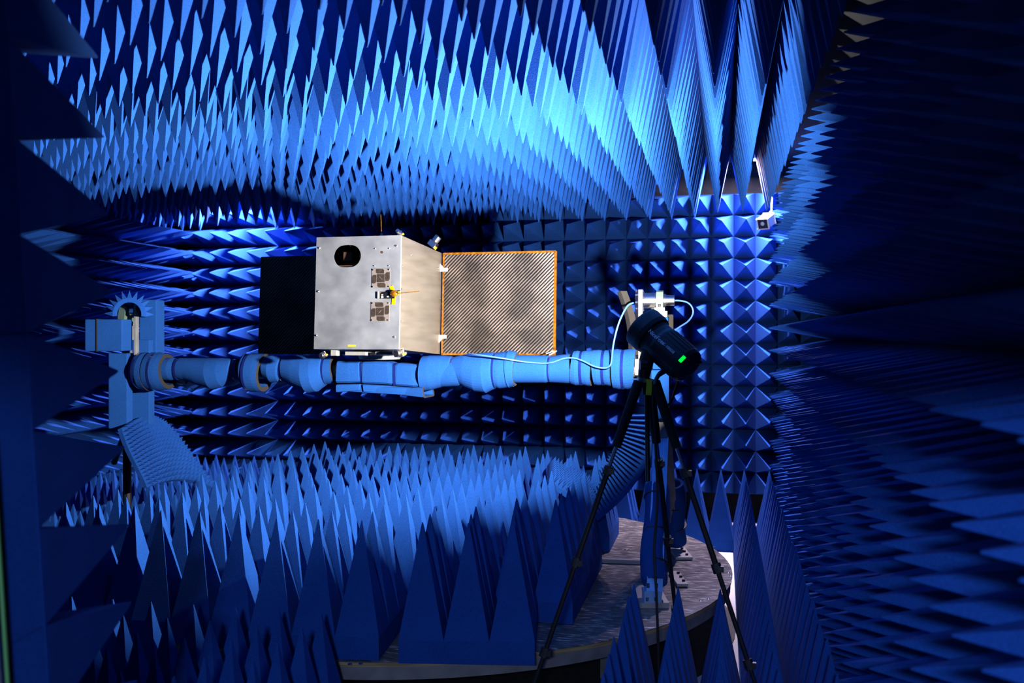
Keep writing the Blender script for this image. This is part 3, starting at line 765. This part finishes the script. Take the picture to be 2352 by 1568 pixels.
wrap([(784, 827, 879), (810, 827, 879), (834, 828, 878), (838, 831, 877), (843, 829, 880), (870, 828, 881), (900, 829, 883), (911, 833, 884), (916, 834, 885), (921, 832, 885), (955, 834, 888), (984, 836, 886)],
     'boxy blue foam panels strapped to beam directly below the satellite', (839, 915), boxy=.85, squash=1.15, th=.03)
wrap([(784, 881, 900), (834, 880, 896), (839, 881, 895), (845, 881, 899), (905, 884, 899), (917, 886, 901), (950, 888, 908), (984, 886, 912)],
     'lower blue foam slab hanging under the boxy panels below the satellite', (), boxy=.9, squash=3.2, th=.008)
wrap([(972, 818, 898), (990, 816, 895), (1015, 816, 888), (1035, 818, 880), (1040, 820, 877), (1046, 818, 878), (1070, 813, 890), (1095, 811, 899), (1115, 809, 902), (1132, 808, 896), (1139, 810, 891), (1150, 808, 892), (1176, 805, 888)],
     'long blue foam sleeve bulging downwards in front of the solar panel', (1040, 1138), squash=.95)
wrap([(1168, 806, 890), (1172, 804, 888), (1182, 806, 886), (1186, 810, 886)], 'flared blue foam collar on beam below the solar panel', (), th=.02)
wrap([(1180, 816, 879), (1220, 815, 879), (1256, 816, 879), (1262, 819, 876), (1268, 817, 878), (1295, 814, 880), (1314, 813, 881)],
     'plain blue foam sleeve on beam under the right end of solar panel', (1262,), squash=1.0)
wrap([(1316, 806, 882), (1325, 805, 885), (1337, 807, 884), (1348, 805, 886), (1361, 805, 886)], 'blue foam ring on beam, third from the right mast', (1337,), th=.03)
wrap([(1364, 804, 884), (1375, 803, 885), (1387, 805, 884), (1395, 804, 886), (1405, 804, 886)], 'blue foam ring on beam, second from the right mast', (1387,), th=.03)
wrap([(1409, 802, 892), (1420, 801, 894), (1432, 803, 893), (1445, 801, 894), (1460, 800, 890)], 'blue foam ring at right end of the beam, beside the right mast', (1432,), th=.03)
bm = NB(); tube(bm, smooth_path([PK(1455, 695, 5.10), PK(1440, 704, 5.08), PK(1422, 740, 5.05), PK(1410, 785, 5.05), PK(1405, 825, 5.09), PK(1402, 838, 5.10), PK(1390, 845, 5.12), PK(1365, 841, 5.14), PK(1340, 829, 5.17), PK(1318, 822, 5.20), PK(1295, 823, 5.22), PK(1268, 832, 5.24), PK(1245, 834, 5.26), PK(1200, 830, 5.28), PK(1150, 822, 5.27), PK(1100, 815, 5.29), PK(1075, 812, 5.36)], 6), .0055, 8)
tag(obj('coax_cable', bm, CABLE_BLUE, smooth=True), 'thin pale blue cable lying along the foam wrapped beam up to right mast', 'cable')
bm = NB(); tube(bm, smooth_path([PK(1543, 691, 5.25), PK(1558, 690, 5.25), PK(1578, 694, 5.25), PK(1590, 706, 5.25), PK(1591, 722, 5.25), PK(1580, 738, 5.24), PK(1562, 750, 5.22), PK(1548, 760, 5.2)], 6), .0055, 8)
tag(obj('coax_cable', bm, CABLE_BLUE, smooth=True), 'pale blue cable looping out of the shaft end right of the mast', 'cable')
# mast foam
def slab(nm, px0, py0, px1, py1, z, dep, label, strap=None, M=None, m=FOAM_SHEET):
    o = obj(nm, pbox(px0, py0, px1, py1, z, dep, M, .006), m); tag(o, label, 'foam slab', 'foam slabs on the masts')
    if strap:
        b_ = pbox(strap-3, py0-1.0, strap, py1+1.0, z-.004, dep+.008, M); bpy.context.view_layer.update(); obj('strap', b_, CABLE_BLK, o)
    return o
slab('foam_slab', 195, 733, 280, 806, 5.75, .18, 'blue foam slab tied with black strap below left mast head', 223)
slab('foam_slab', 249, 811, 292, 984, 5.85, .10, 'tall blue foam slab on the left face of the left mast')
slab('foam_slab', 303, 780, 343, 976, 5.99, .10, 'tall blue foam slab behind the left end of the beam')
slab('foam_slab', 320, 688, 359, 812, 6.05, .16, 'upright blue foam slab beside chrome plate of left mast head')
slab('foam_slab', 1496, 850, 1537, 962, 5.08, .16, 'blue foam slab around right mast just below the studio light')
slab('foam_slab', 1500, 728, 1535, 848, 5.13, .12, 'blue foam slab around right mast behind the studio light')
slab('foam_slab', 1537, 722, 1547, 768, 5.14, .14, 'narrow dark cut foam piece right of the right mast top', m=BROWN)
# curved foam guard left of right mast head
bm = NB(); pts_ = smooth_path([PK(1432, 668, 5.2), PK(1442, 695, 5.2), PK(1452, 730, 5.2), PK(1458, 770, 5.2), PK(1460, 815, 5.2)], 4)
dd = C(0, .20, 0)-C(0, 0, 0)
L1 = [p - (C(.018, 0, 0)-C(0, 0, 0)) for p in pts_]; L2 = [p + (C(.020, 0, 0)-C(0, 0, 0)) for p in pts_]
va = [[bm.verts.new(q) for q in (a_, b_, b_+dd, a_+dd)] for a_, b_ in zip(L1, L2)]
for q1, q2 in zip(va, va[1:]):
    for k in range(4): bm.faces.new((q1[k], q1[(k+1) % 4], q2[(k+1) % 4], q2[k]))
bm.faces.new(va[0]); bm.faces.new(va[-1])
tag(obj('foam_guard', bm, BROWN), 'curved dark brown cut edge of foam guard left of the right mast head', 'foam guard')
# foam cylinders around the feet struts, with black ties
def sleeve(p0, p1, r, label, ties):
    bm = NB(); q = smooth_path([p0, p0+(p1-p0)*.3+(C(.008, 0, 0)-C(0, 0, 0)), p0+(p1-p0)*.7-(C(.012, 0, 0)-C(0, 0, 0)), p1], 4); n_ = len(q)
    tube(bm, q, [r*(.94 if i in (0, n_-1) else 1) for i in range(n_)], 32, caps=False)
    a_ = bm.verts[:]
    tube(bm, [q[0], q[-1]], r*.66, 32, caps=False)
    v = bm.verts; v.ensure_lookup_table(); n1 = n_*32
    for base_o, base_i in ((0, n1), (n1-32, n1+32)):
        for k in range(32):
            bm.faces.new((v[base_o+k], v[base_o+(k+1) % 32], v[base_i+(k+1) % 32], v[base_i+k]))
    o = obj('foam_sleeve', bm, FOAM_SHEET); tag(o, label, 'foam sleeve'); bpy.context.view_layer.update()
    for t_ in ties:
        c_ = p0+(p1-p0)*t_; b_ = NB(); dr = (p1-p0).normalized()*.004; tube(b_, [c_-dr, c_+dr], r*1.03, 32); obj('tie', b_, CABLE_BLK, o)
    return o
sleeve(P(1509, 1117, 5.62), P(1504, 1338, 5.22), .073, 'dark blue foam sleeve with black ties around the right mast foot', (.12, .5, .82))
sleeve(P(1548, 1110, 6.25), P(1556, 1245, 6.45), .066, 'dark foam sleeve around the rear strut behind the right mast foot', (.35, .7))

# ------------------------------------------------------------------ bent sheets of small pyramid foam
def sheet(fn, nu, nv, h, label, th=.03, name='pyramid_foam_sheet', flip=1):
    """fn(u, v) -> point of the face; spikes stand along its normal"""
    def nrm_(u, v):
        e_ = 1e-3; a_ = (fn(min(u+e_, 1), v)-fn(max(u-e_, 0), v)); b_ = (fn(u, min(v+e_, 1))-fn(u, max(v-e_, 0)))
        return a_.cross(b_).normalized()*flip
    bm = NB(); G = [[bm.verts.new(fn(i/nu, j/nv)) for j in range(nv+1)] for i in range(nu+1)]
    Bk = [[bm.verts.new(fn(i/nu, j/nv) - nrm_(i/nu, j/nv)*th) for j in range(nv+1)] for i in range(nu+1)]
    for i in range(nu):
        for j in range(nv):
            t_ = bm.verts.new(fn((i+.5)/nu, (j+.5)/nv) + nrm_((i+.5)/nu, (j+.5)/nv)*h)
            q = (G[i][j], G[i+1][j], G[i+1][j+1], G[i][j+1])
            for k in range(4): bm.faces.new((q[k], q[(k+1) % 4], t_))
            bm.faces.new((Bk[i][j], Bk[i][j+1], Bk[i+1][j+1], Bk[i+1][j]))
    for i in range(nu):
        bm.faces.new((G[i][0], G[i+1][0], Bk[i+1][0], Bk[i][0])); bm.faces.new((G[i][nv], G[i+1][nv], Bk[i+1][nv], Bk[i][nv]))
    for j in range(nv):
        bm.faces.new((G[0][j], G[0][j+1], Bk[0][j+1], Bk[0][j])); bm.faces.new((G[nu][j], G[nu][j+1], Bk[nu][j+1], Bk[nu][j]))
    o = obj(name, bm, FOAM); return tag(o, label, 'foam sheet')
def bez(ps):
    ps = [Vector(p) for p in ps]
    def f(t):
        q = ps[:]
        while len(q) > 1: q = [a_.lerp(b_, t) for a_, b_ in zip(q, q[1:])]
        return q[0]
    return f
lo1 = bez([PK(279, 982, 5.75), PK(292, 1040, 5.70), PK(322, 1075, 5.68), PK(338, 1120, 5.7)])
hi1 = bez([PK(372, 974, 6.35), PK(420, 1010, 6.3), PK(432, 1050, 6.3), PK(492, 1120, 6.35)])
sheet(lambda u, v: lo1(u).lerp(hi1(u), v) + Vector((0, 0, .10))*math.sin(math.pi*v)*.6, 16, 15, .045, 'bent sheet of small blue foam spikes at foot of the left mast', flip=1)
e0 = bez([PK(1512, 950, 5.55), PK(1495, 1070, 5.50), PK(1430, 1140, 5.50), PK(1366, 1188, 5.50)])
e1 = bez([PK(1446, 952, 6.10), PK(1440, 1040, 6.05), PK(1400, 1080, 6.05), PK(1338, 1120, 6.05)])
sheet(lambda u, v: e0(u).lerp(e1(u), v), 26, 14, .06, 'bent sheet of small dark blue foam spikes beside right mast foot', flip=-1)
e2 = bez([PK(1360, 1180, 5.50), PK(1335, 1150, 5.45), PK(1300, 1130, 5.45), PK(1262, 1105, 5.45)])
e3 = bez([PK(1352, 1110, 5.95), PK(1330, 1095, 5.95), PK(1290, 1080, 5.95), PK(1262, 1062, 5.95)])
sheet(lambda u, v: e2(u).lerp(e3(u), v), 12, 10, .07, 'small bent sheet of long foam spikes left of the larger bent sheet', flip=-1)
# arched spiky cover over the left mast head
R0 = .078; cc_ = PK(297, 722, 5.80); bk = C(-.245, .60, 0)-C(0, 0, 0); sx_ = (C(.97, .24, 0)-C(0, 0, 0)).normalized()
def arch(u, v):
    a_ = math.pi*(1.0 - u*1.0)*1.08 - .04 - .1
    return cc_ + bk*v + sx_*(R0+.028)*math.cos(a_) + Vector((0, 0, 1))*((R0+.028)*math.sin(a_)*1.05)
sheet(arch, 11, 9, .055, 'arched spiky blue foam cover over the left mast head', th=.028, flip=1)

# ------------------------------------------------------------------ security camera and conduit in the far right corner
sc_ = empty('security_camera', P(1768, 498, 8.5), 'small white security camera with dark face in the far right corner', 'security camera')
d_ = (P(1742, 522, 8.25)-P(1770, 500, 8.45)).normalized()
M_ = T(P(1759, 508, 8.4)) @ d_.to_track_quat('Z', 'Y').to_matrix().to_4x4()
obj('housing', box(NB(), (0, 0, -.01), (.085, .085, .15), M_, .012), WHITE, sc_)
obj('face', box(NB(), (0, 0, .068), (.078, .078, .012), M_, .004), GLASSY, sc_)
obj('lens', lathe(NB(), [(.072, .018), (.08, .016), (.081, .008)], M_, 20), STEELGREY, sc_)
bm = NB(); tube(bm, [P(1768, 500, 8.5), P(1772, 486, 8.5)], .018, 12); obj('bracket', bm, WHITE, sc_)
bm = NB(); tube(bm, [P(1772, 487, 8.5), P(1774, 440, 8.5), Vector((P(1774, 440, 8.5).x, P(1774, 440, 8.5).y, TOP-.002))], .009, 12)
tag(obj('conduit', bm, WHITE), 'white conduit running up from the security camera', 'conduit')
